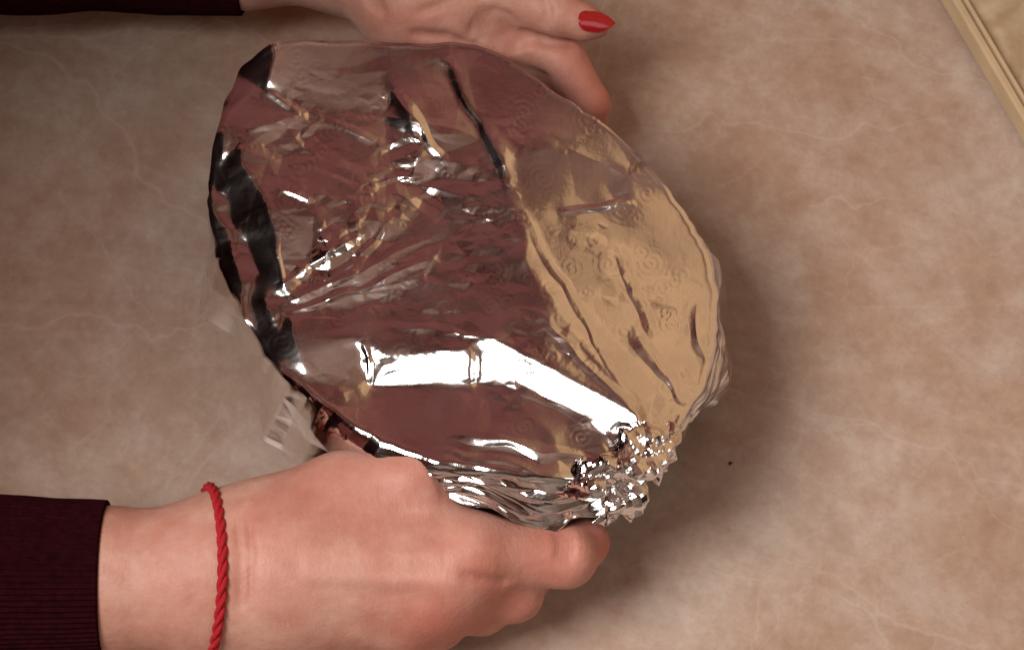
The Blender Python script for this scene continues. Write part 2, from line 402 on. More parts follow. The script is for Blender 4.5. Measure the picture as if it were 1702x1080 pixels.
def solve(TX, TY, W0, L=.16, outer=5, inner=260):
    h = np.zeros_like(TX); wx = W0.copy(); wy = W0.copy(); lam = (STEP / L) ** 2
    gx = (TX[:-1] + TX[1:]) / 2 * STEP; gy = (TY[:, :-1] + TY[:, 1:]) / 2 * STEP
    bx = np.minimum(W0[:-1], W0[1:]); by = np.minimum(W0[:, :-1], W0[:, 1:]); ax_, ay_ = bx.copy(), by.copy()
    for it in range(outer):
        def A(u):
            o = lam * u; dx = ax_ * (u[1:] - u[:-1]); dy = ay_ * (u[:, 1:] - u[:, :-1])
            o[1:] += dx; o[:-1] -= dx; o[:, 1:] += dy; o[:, :-1] -= dy; return o
        b = np.zeros_like(h); b[1:] += ax_ * gx; b[:-1] -= ax_ * gx; b[:, 1:] += ay_ * gy; b[:, :-1] -= ay_ * gy
        dg = lam + np.zeros_like(h); dg[1:] += ax_; dg[:-1] += ax_; dg[:, 1:] += ay_; dg[:, :-1] += ay_
        r = b - A(h); z = r / dg; p = z.copy(); rz = (r * z).sum()
        for k in range(inner):
            Ap = A(p); al = rz / (p * Ap).sum(); h += al * p; r -= al * Ap; z = r / dg; rn = (r * z).sum(); p = z + rn / rz * p; rz = rn
        ex = np.abs((h[1:] - h[:-1]) - gx) / STEP; ey = np.abs((h[:, 1:] - h[:, :-1]) - gy) / STEP
        ax_ = bx / (ex + .08) * .2; ay_ = by / (ey + .08) * .2
    return h
HF = solve(TX, TY, WT)
HF -= HF[inside].mean()
for _ in range(4):                                   # soften the creases a touch
    HF[1:-1, 1:-1] = .5 * HF[1:-1, 1:-1] + .125 * (HF[2:, 1:-1] + HF[:-2, 1:-1] + HF[1:-1, 2:] + HF[1:-1, :-2])
def sampH(x, y):
    u = np.clip((x - lo_xy[0]) / STEP, 0, nx - 1.001); v = np.clip((y - lo_xy[1]) / STEP, 0, ny - 1.001)
    i = u.astype(int); j = v.astype(int); a = u - i; b = v - j
    return (HF[i, j] * (1 - a) + HF[i + 1, j] * a) * (1 - b) + (HF[i, j + 1] * (1 - a) + HF[i + 1, j + 1] * a) * b
SPIR = [(RNG.uniform(360, 1180), RNG.uniform(80, 780), RNG.uniform(16, 34), RNG.uniform(0, 6.3), RNG.choice([-1, 1])) for _ in range(150)]
SPIR += [(475, 330, 34, 0, 1), (610, 330, 26, 2, 1), (815, 510, 30, 1, -1), (870, 190, 34, 2, 1), (470, 570, 44, 0, 1), (700, 460, 30, 3, 1), (825, 450, 30, 4, 1)]
CALM = [([(610,645),(640,602),(812,558),(1000,655),(1075,725),(1058,737),(900,660),(835,620),(797,642)], .8), ([(838,240),(930,262),(1000,600),(1080,680),(960,560),(880,440)], .12), ([(430,80),(705,60),(740,120),(640,150),(440,150)], .35), ([(745,60),(1015,205),(900,245),(760,130)], .5),
        ([(600,640),(900,700),(900,770),(600,720)], .35), ([(1050,300),(1230,400),(1230,560),(1150,520),(1060,380)], .2)]
ROUGHZ = [([(430,230),(700,170),(720,330),(690,380),(480,480),(440,330)], 1.2), ([(1000,380),(1100,430),(1165,520),(1170,690),(1110,700),(1060,560)], 1.6), ([(640,280),(850,290),(880,430),(640,420)], 1.0),
          ([(500,440),(720,420),(880,520),(700,530),(500,520)], .9), ([(900,700),(1130,690),(1120,780),(940,800)], 3), ([(640,170),(700,200),(725,300),(690,372),(600,420),(500,475),(480,460),(600,360),(632,280)], 2.3)]
FS = .00045; fw, fh = int((hi_xy - lo_xy)[0] / FS) + 2, int((hi_xy - lo_xy)[1] / FS) + 2
FA = facets(fw, fh, .021, 1, lo_xy, FS); FB = facets(fw, fh, .0075, 2, lo_xy, FS, 1.5, keep=.8); FC = facets(fw, fh, .0032, 3, lo_xy, FS, 1.3, keep=.85)
FOLDS = [((1085, 718), (905, 525), 12, .0005), ((1080, 715), (870, 350), 9, .0004), ((1050, 735), (835, 622), 12, .0004), ((1010, 770), (755, 718), 12, .0010), ((930, 790), (740, 750), 9, .0006),
         ((478, 502), (715, 400), 14, .0011), ((478, 520), (725, 432), 9, .0008), ((660, 160), (735, 262), 14, .0012),
         ((470, 470), (610, 380), 12, .0010), ((1160, 500), (1165, 600), 14, .0010), ((1130, 660), (1060, 560), 12, .0008), ((1090, 560), (1030, 420), 12, .0006), ((640, 372), (560, 470), 10, .0007),
         ((505, 185), (440, 150), 10, .0008), ((505, 185), (410, 215), 10, .0009), ((700, 290), (620, 300), 9, .0007), ((560, 205), (630, 240), 9, .0007), ((460, 310), (520, 330), 10, .0008),
         ((600, 565), (615, 640), 10, .0008), ((455, 390), (475, 470), 9, .0006), ((650, 540), (820, 560), 8, .0004), ((930, 357), (1050, 335), 12, .0011)]
AMP = np.full(GX.shape, .85)
for poly, a in CALM + ROUGHZ: AMP[in_poly(wPX, wPY, poly)] = a
for _ in range(60):                                  # roughness zones fade into each other
    AMP[1:-1, 1:-1] = .25 * (AMP[2:, 1:-1] + AMP[:-2, 1:-1] + AMP[1:-1, 2:] + AMP[1:-1, :-2])
def relief(x, y):
    px, py = proj(np.stack([x, y, np.full_like(x, H)], -1))
    amp = bilin(AMP, (x - lo_xy[0]) / STEP, (y - lo_xy[1]) / STEP)
    u = (x - lo_xy[0]) / FS; v = (y - lo_xy[1]) / FS
    m2 = smoothstep(-.10, .30, smooth_noise(x, y, .034, 300, 2)) ; m3 = smoothstep(.0, .40, smooth_noise(x, y, .024, 330, 2))
    h = amp * (.08 * bilin(FA, u, v) + (.02 + .085 * m2) * bilin(FB, u, v) + .17 * m3 * bilin(FC, u, v))
    jx = px + 9 * smooth_noise(px, py, 60, 610, 2); jy = py + 9 * smooth_noise(px, py, 60, 620, 2); wv_ = .7 + .6 * (smooth_noise(px, py, 50, 630, 2) + .5)
    for (ax0, ay0), (bx0, by0), wd, ht in FOLDS:            # long creases
        dx, dy = bx0 - ax0, by0 - ay0; L2 = dx * dx + dy * dy; t = np.clip(((jx - ax0) * dx + (jy - ay0) * dy) / L2, 0, 1)
        sd_ = ((jx - ax0) * dy - (jy - ay0) * dx) / math.sqrt(L2); dd = np.hypot(jx - ax0 - t * dx, jy - ay0 - t * dy) / wv_
        h = h + ht * np.clip(1 - dd / wd, 0, 1) * (1 + .5 * np.sign(sd_) * np.clip(np.abs(sd_) / wd, 0, 1)) * np.sqrt(np.clip(np.sin(math.pi * np.clip(t, .02, .98)), 0, 1))
    e = np.zeros_like(x)
    for cx, cy, r, ph, sg in SPIR:
        d = np.hypot(px - cx, py - cy); k = d < r
        th = np.arctan2(py[k] - cy, px[k] - cx)
        e[k] += np.cos(d[k] / 10.5 * 2 * math.pi + sg * th + ph) * (1 - (d[k] / r) ** 2)
    return h + e * .000021 * (amp * .6 + .5)

NT = 1400; NR = 330
th = np.linspace(-math.pi, math.pi, NT, endpoint=False)
rR = radial(Rw, cR, th, 3) + .0011 * crumple(th * .12, 0 * th, .018, 410, 3); rS = radial(Sw, cS, th, 2)
s = np.linspace(0, 1, NR) ** .8
X = cR[0] + np.cos(th)[None] * rR[None] * s[:, None]; Y = cR[1] + np.sin(th)[None] * rR[None] * s[:, None]
edge = smoothstep(1.0, .93, s)[:, None]
rimh = .0016 * smooth_noise(th[None] * .1, th[None] * 0, .03, 400, 3)
hh = sampH(X, Y); Z = H + (hh + relief(X, Y) * (.85 + .15 * edge)) + 0 * X
# little rolled bead of the rim, then the skirt down the side of the dish
bead = .0001 * np.exp(-((s - .985) / .009) ** 2)[:, None]
Z = Z + bead
def slide(X, Y, Z):                                    # keep each traced point on its sight line when its height changes
    P0 = np.stack([X, Y, np.full_like(X, H)], -1); t = (Z - CAM[2]) / (H - CAM[2])
    return CAM[0] + (X - CAM[0]) * t, CAM[1] + (Y - CAM[1]) * t
X, Y = slide(X, Y, Z)
topV = np.stack([X, Y, Z], -1)
NS = 110; u = np.linspace(0, 1, NS + 1)[1:]
Zr = Z[-1]; Xr, Yr = X[-1], Y[-1]
Xs0 = cS[0] + np.cos(th) * rS; Ys0 = cS[1] + np.sin(th) * rS
ang = th[None] * .12; uu = u[:, None]
gth = math.atan2(*(at(1010, 830, .022)[:2] - cS)[::-1]); dth = np.abs((th - gth + math.pi) % (2 * math.pi) - math.pi)
PLT = (.25 + 2.2 * smoothstep(.75, .2, dth))[None]
arc = np.concatenate([[0], np.cumsum(np.hypot(np.diff(Xr), np.diff(Yr)))]); KW = int(arc[-1] / .0006) + 4; KH_ = 160
KA = facets(KW, KH_, .026, 11, 0, .0006, .8); KB = facets(KW, KH_, .0085, 12, 0, .0006, 1.0); KC = facets(KW, KH_, .0045, 13, 0, .0006, 3.2)
su = arc[None] / .0006 + 0 * uu; sv = uu * .085 / .0006 + 0 * arc[None]
nearg = smoothstep(1.0, .35, dth)[None]
fold = bilin(KA, su, sv) * (.09 + .12 * nearg) + bilin(KB, su, sv) * (.03 + .40 * nearg) + bilin(KC, su, sv) * .45 * nearg
fold = fold * smoothstep(0, .30, uu)
e1 = smoothstep(0, .05, uu) * .0004                    # rolls over the rim before it drops
path = uu ** .8
Xs = Xr + (Xs0 - Xr) * path + np.cos(th) * (fold + e1); Ys = Yr + (Ys0 - Yr) * path + np.sin(th) * (fold + e1)
aS = np.arctan2(*(Sw - cS).T[::-1]); oS = np.argsort(aS); hemz = np.interp(th, np.concatenate([aS[oS] - 2 * math.pi, aS[oS], aS[oS] + 2 * math.pi]), np.tile(np.array(S_Z)[oS], 3))
hem = hemz + .004 * smooth_noise(ang, 0 * ang, .02, 560, 2)
Zs = Zr + (hem - Zr) * uu ** 1.05
skV = np.stack([Xs, Ys, Zs], -1)
dish = empty("foil_covered_dish", (0.0, 0.02, 0)); dpos = np.array(dish.location)
tag(dish, "large deep dish wrapped in creased shiny silver foil, held by both hands", "dish")
def child(name, V, F, m, parent, smooth=True, org=dpos):
    return link(name, mesh_np(name, np.asarray(V).reshape(-1, 3) - np.asarray(org), F, smooth), m, parent)
child("foil_lid_sheet", topV, grid_faces(NR, NT, True)[:, ::-1], M_foil, dish)
allsk = np.concatenate([topV[-1:], skV])
child("foil_side_skirt", allsk, grid_faces(NS + 1, NT, True)[:, ::-1], M_foil_c, dish)
# dish body inside the foil (fills the underside)
uB = np.array([.94, .93, .85, .75, .5, 0.001]); zB = np.array([H - .012, .05, .022, .012, .010, .010])
wB = np.array([0, .35, .9, 1, 1, 1])[:, None]; t10 = th[::10][None]
bx = (cR[0] + np.cos(t10) * rR[None, ::10]) * (1 - wB) + (cS[0] + np.cos(t10) * rS[None, ::10]) * wB
by = (cR[1] + np.sin(t10) * rR[None, ::10]) * (1 - wB) + (cS[1] + np.sin(t10) * rS[None, ::10]) * wB
mx = bx.mean(1, keepdims=True); my = by.mean(1, keepdims=True); bx = mx + (bx - mx) * uB[:, None]; by = my + (by - my) * uB[:, None]
child("foil_underside", np.stack([bx, by, zB[:, None] + 0 * bx], -1), grid_faces(6, len(th[::10]), True)[:, ::-1], M_foil_c, dish)

# crumpled gather at the lower right: a lumpy roll plus pleated fans
def crumpled_roll(name, pts, rad, seed, nl=100, nc=52, amp=1.0):
    pts = np.array(pts); seg = np.linspace(0, len(pts) - 1, nl)
    C = np.stack([np.interp(seg, np.arange(len(pts)), pts[:, k]) for k in range(3)], -1)
    r = np.interp(seg, np.arange(len(pts)), rad)
    Tn = np.gradient(C, axis=0); Tn /= np.linalg.norm(Tn, axis=1, keepdims=True)
    U = np.cross(Tn, [0, 0, 1]); U /= np.linalg.norm(U, axis=1, keepdims=True); Vv = np.cross(U, Tn)
    a = np.linspace(0, 2 * math.pi, nc, endpoint=False)
    L = np.concatenate([[0], np.cumsum(np.linalg.norm(np.diff(C, axis=0), axis=1))])
    q = np.stack([np.repeat(L[:, None], nc, 1), np.cos(a)[None] * r[:, None], np.sin(a)[None] * r[:, None]], -1)
    gw = int(L[-1] / .0004) + 4; G1 = facets(gw, 160, .0075, seed, 0, .0004); G2 = facets(gw, 160, .0033, seed + 1, 0, .0004)
    fu = np.repeat(L[:, None], nc, 1) / .0004; fv = a[None] * .0085 / .0004 + 0 * fu
    seam = np.clip(np.minimum(a, 2 * math.pi - a) / .6, 0, 1)[None] * np.clip(r / r.max() * 1.6, .3, 1)[:, None]
    d = (bilin(G1, fu, fv) * 1.25 + bilin(G2, fu, fv) * 1.0) * seam * amp
    rr = r[:, None] * (1 + 0 * a) + d
    V = C[:, None] + U[:, None] * (np.cos(a - math.pi / 2)[None] * rr)[..., None] + Vv[:, None] * (np.sin(a - math.pi / 2)[None] * rr * .75)[..., None]
    return child(name, V, grid_faces(nl, nc, True), M_foil_c, dish, False)
crumpled_roll("crumpled_fold", [at(925, 806, .077), at(985, 790, .083), at(1045, 762, .086), at(1095, 732, .084), at(1122, 706, .078)], [.003, .0075, .0095, .0075, .002], 700)
crumpled_roll("crumpled_fold", [at(905, 798, .072), at(938, 822, .070), at(955, 850, .062)], [.003, .009, .003], 730, nl=60)
crumpled_roll('crumpled_fold', [at(1022, 795, .070), at(1040, 828, .064), at(1046, 858, .054)], [.004, .0095, .002], 760, nl=60)
def fan(name, root, tips, zl, seed, n=60, m=60, pleat=5, amp=.004):
    root = np.array(root); tips = np.array(tips)
    a = np.linspace(0, 1, m); tt = np.stack([np.interp(a * (len(tips) - 1), np.arange(len(tips)), tips[:, k]) for k in range(3)], -1)
    b = np.linspace(.04, 1, n)[:, None, None]
    V = root + (tt[None] - root) * b
    V = V + np.stack([crumple(a[None] * .03 + 0 * b[..., 0], b[..., 0] * .02 + 0 * a[None], .012, seed + k, 3) for k in range(3)], -1) * .0045 * b ** .7
    V[..., 2] += (np.abs(((a[None] * pleat) % 1) - .5) * 4 - 1) * amp * b[..., 0] + zl * np.sin(b[..., 0] * math.pi)
    return child(name, V, grid_faces(n, m), M_foil_c, dish)
fan("pleated_foil_corner", at(1085, 772, .066), [at(905, 872, .045), at(960, 880, .045), at(1000, 872, .05), at(1035, 862, .05), at(1050, 858, .045)], .004, 800, pleat=5)
fan("pleated_foil_corner", at(1070, 775, .062), [at(1050, 862, .040), at(1062, 842, .045), at(1058, 815, .05), at(1050, 800, .055)], .006, 830, pleat=3)
fan("pleated_foil_corner", at(1060, 790, .064), [at(1090, 795, .05), at(1100, 780, .055), at(1126, 757, .06), at(1118, 735, .066)], .003, 850, pleat=3, amp=.003)

# ------------------------------------------------------------------ the person
person = empty("person", (-.55, 0, 0)); ppos = np.array(person.location)
tag(person, "person in a dark maroon knit sweater, red nails, holding the foil-wrapped dish with both hands", "person")
def A(*p): return at(*p)
def surf(f, px, py):
    """where the sight line through px,py first meets the body"""
    d = ROT @ np.array([(px - 851) / FPX, -(py - 540) / FPX, -1.0]); d /= np.linalg.norm(d); t = .80
    for _ in range(200):
        q = f((CAM + d * t)[None])[0]
        if q < .00005: break
        t += q * .8
    P = CAM + d * t
    n = np.array([f((P + e)[None])[0] - f((P - e)[None])[0] for e in np.eye(3) * .0006]); return P, n / np.linalg.norm(n)
# right hand, lower left of the picture
RH = [ # a, b, r1, r2, blend
 (A(-420,965,.040), A(180,965,.037), .034, .0290, .01),
 (A(180,965,.037), A(360,957,.041), .0290, .0265, .01),
 (A(360,950,.041), A(480,925,.047), .0265, .0260, .02),
 (A(360,975,.038), A(480,985,.040), .0255, .0250, .02),
 (A(470,925,.047), A(790,922,.056), .0240, .0160, .014),
 (A(470,945,.048), A(762,962,.054), .0230, .0155, .012),
 (A(470,975,.043), A(728,1000,.046), .0220, .0145, .012),
 (A(470,1000,.036), A(680,1028,.036), .0200, .0130, .012),
 (A(470,930,.035), A(730,960,.034), .0230, .0170, .02),
 (A(420,910,.044), A(575,832,.052), .0230, .0165, .018),
 (A(575,822,.054), A(690,802,.061), .0172, .0160, .010),
 (A(560,870,.044), A(740,890,.046), .0200, .0140, .016),
 # thumb
 (A(690,804,.060), A(745,842,.044), .0150, .0115, .006),
 (A(745,842,.044), A(815,885,.032), .0110, .0095, .004),
 (A(815,885,.032), A(862,888,.030), .0095, .0082, .003),
 # index
 (A(790,922,.056), A(940,925,.050), .0150, .0121, .008),
 (A(940,925,.050), A(968,900,.042), .0119, .0108, .006),
 (A(968,900,.042), A(958,845,.026), .0106, .0080, .004),
 # middle
 (A(762,962,.052), A(852,985,.034), .0145, .0112, .006),
 (A(852,985,.034), A(905,930,.018), .0112, .0095, .004),
 (A(905,930,.018), A(930,870,.010), .0095, .0078, .003),
 # ring
 (A(728,1000,.044), A(800,1012,.027), .0135, .0105, .006),
 (A(800,1012,.027), A(850,960,.013), .0105, .0092, .004),
 (A(850,960,.013), A(880,890,.009), .0092, .0075, .003),
 # little finger
 (A(680,1028,.034), A(730,1040,.020), .0125, .0095, .006),
 (A(730,1040,.020), A(780,1010,.011), .0095, .0082, .004),
 (A(780,1010,.011), A(820,960,.008), .0082, .0068, .003),
]
RH_bumps = [(A(782,925,.064), .0100), (A(745,966,.061), .0095), (A(708,1006,.052), .0090), (A(668,1034,.040), .0085), (A(715,784,.064), .0095), (A(858,986,.038), .0090)]
RH_cuts = []
RH_tend = [(A(520,935,.0715), A(775,925,.0700)), (A(520,955,.0705), A(745,964,.0680)), (A(520,985,.063), A(705,1003,.0580))]
def sdf_right(P):
    d = cone(P, *RH[0][:4])
    for a, b, r1, r2, k in RH[1:]: d = smin(d, cone(P, a, b, r1, r2), k)
    for c, r in RH_bumps: d = smin(d, np.linalg.norm(P - c, axis=-1) - r, .008)
    for a, b in RH_tend: d = smin(d, cone(P, a, b, .0018, .0024), .006)
    for pts, r in RH_cuts:
        for a, b in zip(pts[:-1], pts[1:]): d = -smin(-d, cone(P, a, b, r, r) - .0006, .0025)
    return d
# left hand, top of the picture, palm up under the rim
LH = [
 (A(-420,-70,.050), A(405,-72,.052), .027, .0225, .01),
 (A(405,-72,.052), A(590,-72,.054), .0235, .0225, .01),
 (A(590,-62,.054), A(700,-5,.056), .0225, .0245, .016),
 (A(590,-80,.052), A(720,-60,.054), .0220, .0230, .016),
 (A(690,10,.056), A(760,12,.058), .0210, .0200, .014),
 (A(700,-20,.054), A(850,20,.050), .0210, .0160, .014),
 (A(690,15,.050), A(850,90,.040), .0210, .0150, .014),
 (A(690,25,.044), A(820,130,.032), .0190, .0140, .014),
 (A(690,20,.040), A(790,160,.026), .0180, .0130, .014),
 (A(740,20,.048), A(800,70,.040), .0200, .0180, .016),
 # thumb (thenar, two phalanges)
 (A(700,-30,.060), A(845,-8,.066), .0210, .0140, .010),
 (A(845,-8,.066), A(925,22,.068), .0135, .0108, .006),
 (A(925,22,.068), A(972,38,.068), .0108, .0085, .003),
 (A(972,38,.068), A(994,43,.067), .0085, .0058, .002),
 # index
 (A(850,62,.048), A(932,98,.047), .0142, .0112, .004),
 (A(938,106,.046), A(980,172,.036), .0114, .0092, .0015),
 (A(980,172,.036), A(982,240,.016), .0092, .0070, .003),
 # middle
 (A(835,110,.036), A(900,170,.026), .0135, .0110, .005),
 (A(900,170,.026), A(930,250,.014), .0110, .0092, .003),
 (A(930,250,.014), A(920,300,.008), .0092, .0075, .003),
 # ring
 (A(810,140,.028), A(850,210,.018), .0125, .0105, .005),
 (A(850,210,.018), A(870,290,.010), .0105, .0088, .003),
 (A(870,290,.010), A(862,330,.007), .0088, .0066, .003),
 # little finger
 (A(780,165,.022), A(800,230,.014), .0110, .0092, .005),
 (A(800,230,.014), A(810,290,.009), .0092, .0076, .003),
 (A(810,290,.009), A(806,320,.007), .0076, .0062, .003),
]
LH_CUTS_PX = [([(800,22),(822,20),(843,28),(855,40)], .0010), ([(790,38),(812,32),(836,42),(850,54)], .0012), ([(785,52),(812,46),(842,56),(868,58)], .0012), ([(800,62),(830,64),(858,70),(872,62)], .0010), ([(820,74),(850,80),(876,70)], .0009),
 ([(690,58),(740,62),(790,80),(850,112),(905,128)], .0012), ([(612,-14),(624,0),(634,18)], .0013), ([(598,-18),(612,-2),(622,12)], .0010), ([(870,60),(905,68),(945,72)], .0012), ([(905,-4),(912,20),(905,40)], .0005), ([(700,20),(760,-2),(800,-10)], .0007)]
LH_cuts = []
def sdf_left(P):
    d = cone(P, *LH[0][:4])
    for a, b, r1, r2, k in LH[1:]: d = smin(d, cone(P, a, b, r1, r2), k)
    for pts, r in LH_cuts:
        for a, b in zip(pts[:-1], pts[1:]):
            c = cone(P, a, b, r, r); d = -smin(-d, c - .0008, .0026)
    return d
LH_cuts = [([surf(sdf_left, *q)[0] for q in pts], r) for pts, r in LH_CUTS_PX]
RH_CUTS_PX = [([(925,886),(930,905),(926,930)], .0004), ([(935,884),(941,905),(938,935)], .0005), ([(946,884),(952,905),(948,935)], .0004), ([(838,968),(800,962),(775,955)], .0010), ([(728,770),(742,792),(752,812)], .0005), ([(716,772),(730,796),(738,816)], .0004), ([(395,860),(400,930),(398,1010)], .0003), ([(412,855),(418,920),(416,1000)], .0003)]
RH_cuts = []
RH_cuts = [([surf(sdf_right, *q)[0] for q in pts], r) for pts, r in RH_CUTS_PX]
def bounds(prims, pad=.012):
    lo = np.min([np.minimum(a - r1, b - r2) for a, b, r1, r2, k in prims], 0); hi = np.max([np.maximum(a + r1, b + r2) for a, b, r1, r2, k in prims], 0)
    return lo - pad, hi + pad
lo_, hi_ = bounds(RH); V1, F1 = surface_nets(sdf_right, lo_, hi_, .00135)
lo_, hi_ = bounds(LH); V2, F2 = surface_nets(sdf_left, lo_, hi_, .00135)
# upper body, coarser: arms bend up to shoulders, neck and head (outside the frame, mirrored in the foil)
el_r = A(-420,965,.040); el_l = A(-420,-70,.050)
sh_r = np.array([-.45, -.17, .40]); sh_l = np.array([-.37, .23, .43])
BODY = [(el_r, sh_r, .036, .048, .03), (el_l, sh_l, .034, .048, .03), (sh_r, sh_l, .055, .055, .05),
        (np.array([-.60, -.07, -.15]), np.array([-.50, -.06, .36]), .10, .10, .06), (np.array([-.60, .11, -.15]), np.array([-.50, .11, .36]), .10, .10, .06),
        (np.array([-.46, .03, .42]), np.array([-.39, .03, .54]), .055, .052, .03), (np.array([-.35, .03, .59]), np.array([-.38, .03, .67]), .078, .092, .03),
        (np.array([-.28, .03, .59]), np.array([-.295, .03, .62]), .012, .008, .01)]
def sdf_body(P):
    d = cone(P, *BODY[0][:4])
    for a, b, r1, r2, k in BODY[1:]: d = smin(d, cone(P, a, b, r1, r2), k)
    return d
lo_, hi_ = bounds(BODY, .03); V3, F3 = surface_nets(sdf_body, lo_, hi_, .009)
def smooth_verts(V, F, it, f=.5):
    for _ in range(it):
        acc = np.zeros_like(V); c = np.zeros(len(V))
        for a, b in ((0, 1), (1, 2), (2, 3), (3, 0)):
            np.add.at(acc, F[:, a], V[F[:, b]]); np.add.at(c, F[:, a], 1)
            np.add.at(acc, F[:, b], V[F[:, a]]); np.add.at(c, F[:, b], 1)
        V = V * (1 - f) + f * acc / c[:, None]
    return V
V1 = smooth_verts(V1, F1, 3); V2 = smooth_verts(V2, F2, 3); V3 = smooth_verts(V3, F3, 2)
Vb = np.concatenate([V1, V2, V3]); Fb = np.concatenate([F1, F2 + len(V1), F3 + len(V1) + len(V2)])
body = child("body", Vb, Fb, M_skin, person, True, ppos)
HOT = [(A(735,785,.055), .022, .75), (A(760,850,.048), .016, .4), (A(795,935,.066), .016, .5), (A(930,925,.056), .020, .5), (A(985,905,.045), .022, .7), (A(735,1025,.045), .024, .7), (A(830,985,.045), .02, .6), (A(620,800,.06), .03, .3), (A(265,880,.065), .012, .2), (A(450,900,.07), .02, .2), (A(800,905,.062), .018, .35), (A(850,990,.04), .018, .6), (A(520,848,.064), .0022, .9), (A(960,110,.05), .020, .35), (A(990,180,.038), .022, .6), (A(860,60,.055), .02, .35),
       (A(990,45,.068), .012, .35), (A(700,60,.055), .02, .4), (A(560,800,.06), .03, .25)]
fl = np.zeros(len(Vb))
for c, r, a in HOT: fl = np.maximum(fl, a * np.exp(-((Vb - c) ** 2).sum(1) / r ** 2))
att = body.data.attributes.new("flush", 'FLOAT', 'POINT'); att.data.foreach_set("value", fl.astype(np.float32))

# fingernails
def nail(root, tip, up, width, rad, overhang=0, flatten=1.0):
    root = np.array(root); tip = np.array(tip); ax = tip - root; L = np.linalg.norm(ax); ax /= L
    up = np.array(up, float); up -= ax * (up @ ax); up /= np.linalg.norm(up); side = np.cross(ax, up)
    nu, nv = 26, 18; V = []
    for layer in (0, 1):
        for i in range(nu):
            t = i / (nu - 1)
            w = width * (math.sqrt(max(0, 1 - (1 - t / .28) ** 2)) if t < .28 else (1 if t < .5 else max(0.0, 1 - ((t - .5) / .5) ** 1.7) ** .85)) + 1e-5
            for j in range(nv):
                q = (j / (nv - 1) * 2 - 1) * w
                zz = math.sqrt(max(rad ** 2 - q ** 2, 0)) - rad
                V.append(root + ax * L * t + side * q + up * (zz * flatten - .0030 * max(0, t - .45) ** 2 + (.0 if layer else -.0006) + .0003 * math.sin(math.pi * t)))
    g = grid_faces(nu, nv); n = nu * nv
    F = np.concatenate([g[:, ::-1], g + n])
    rim = [i * nv for i in range(nu)] + [(nu - 1) * nv + j for j in range(1, nv)] + [i * nv + nv - 1 for i in range(nu - 2, -1, -1)] + [j for j in range(nv - 2, 0, -1)]
    F = np.concatenate([F, [[rim[k], rim[(k + 1) % len(rim)], rim[(k + 1) % len(rim)] + n, rim[k] + n] for k in range(len(rim))]])
    return child("fingernail", V, F, M_nail, person, True, ppos)
n0 = surf(sdf_left, 966, 33); n1 = surf(sdf_left, 994, 36)
nail(n0[0] - (n1[0] - n0[0]) * .15 + n0[1] * .0019, n0[0] + (n1[0] - n0[0]) * 2.1 + n0[1] * .0016, n0[1] + np.array([0, .15, .1]), .0048, .0075)
nail(A(836,866,.0370), A(898,872,.0350), (.05, .1, 1), .0060, .0095)

# sweater: ribbed sleeves swept along the arms plus the torso
def sleeve(pts, rads, nribs, cuff_seed):
    pts = np.array(pts); n = 420; sg = np.linspace(0, len(pts) - 1, n) 
    C = np.stack([np.interp(sg, np.arange(len(pts)), pts[:, k]) for k in range(3)], -1)
    for _ in range(60): C[1:-1] = .5 * C[1:-1] + .25 * (C[2:] + C[:-2])
    r = np.interp(sg, np.arange(len(rads)), rads)
    Tn = np.gradient(C, axis=0); Tn /= np.linalg.norm(Tn, axis=1, keepdims=True)
    U = np.cross(Tn, [0, 0, 1.0]); U /= np.linalg.norm(U, axis=1, keepdims=True); Wv = np.cross(U, Tn)
    m = nribs * 6; a = np.linspace(0, 2 * math.pi, m, endpoint=False)
    L = np.concatenate([[0], np.cumsum(np.linalg.norm(np.diff(C, axis=0), axis=1))])
    rib = .0006 * np.sin(a * nribs)[None] * (1 + 0 * L[:, None])
    wr = .0022 * smooth_noise(L[:, None] + 0 * a[None], a[None] * .03 + 0 * L[:, None], .035, cuff_seed, 2) * smoothstep(0, .04, L)[:, None]
    rr = r[:, None] + rib + wr
    V = C[:, None] + U[:, None] * (np.cos(a)[None] * rr)[..., None] + Wv[:, None] * (np.sin(a)[None] * rr)[..., None]
    # cuff turned in: two inner rings
    inn = [C[0] + Tn[0] * dz + (U[0] * np.cos(a)[:, None] + Wv[0] * np.sin(a)[:, None]) * (r[0] - dr) for dz, dr in ((-.0008, .0012), (.001, .0028), (.03, .003))]
    V = np.concatenate([np.array(inn)[::-1], V]); return V.reshape(-1, 3), grid_faces(n + 3, m, True)
sv1, sf1 = sleeve([A(176,966,.037), A(60,966,.038), A(-150,966,.040), el_r, el_r + (sh_r - el_r) * .5, sh_r], [.0335, .0355, .038, .043, .052, .060], 88, 900)
sv2, sf2 = sleeve([A(402,-78,.052), A(300,-80,.052), A(0,-85,.051), el_l, el_l + (sh_l - el_l) * .5, sh_l], [.0292, .0290, .0305, .038, .050, .060], 84, 930)
def sdf_torso(P):
    d = cone(P, sh_r, sh_l, .064, .064)
    for a, b, r1, r2, k in BODY[3:5]: d = smin(d, cone(P, a, b, r1 + .012, r2 + .012), .06)
    return smin(d, cone(P, np.array([-.47, .03, .40]), np.array([-.43, .03, .475]), .075, .060), .03)
tv, tf = surface_nets(sdf_torso, np.array([-.76, -.32, -.28]), np.array([-.34, .36, .60]), .009)
sv1w = sv1; Vs_ = np.concatenate([sv1, sv2, smooth_verts(tv, tf, 2)])
Fs_ = np.concatenate([sf1, sf2 + len(sv1), tf + len(sv1) + len(sv2)])
child("sweater", Vs_, Fs_, M_wool, person, True, ppos)
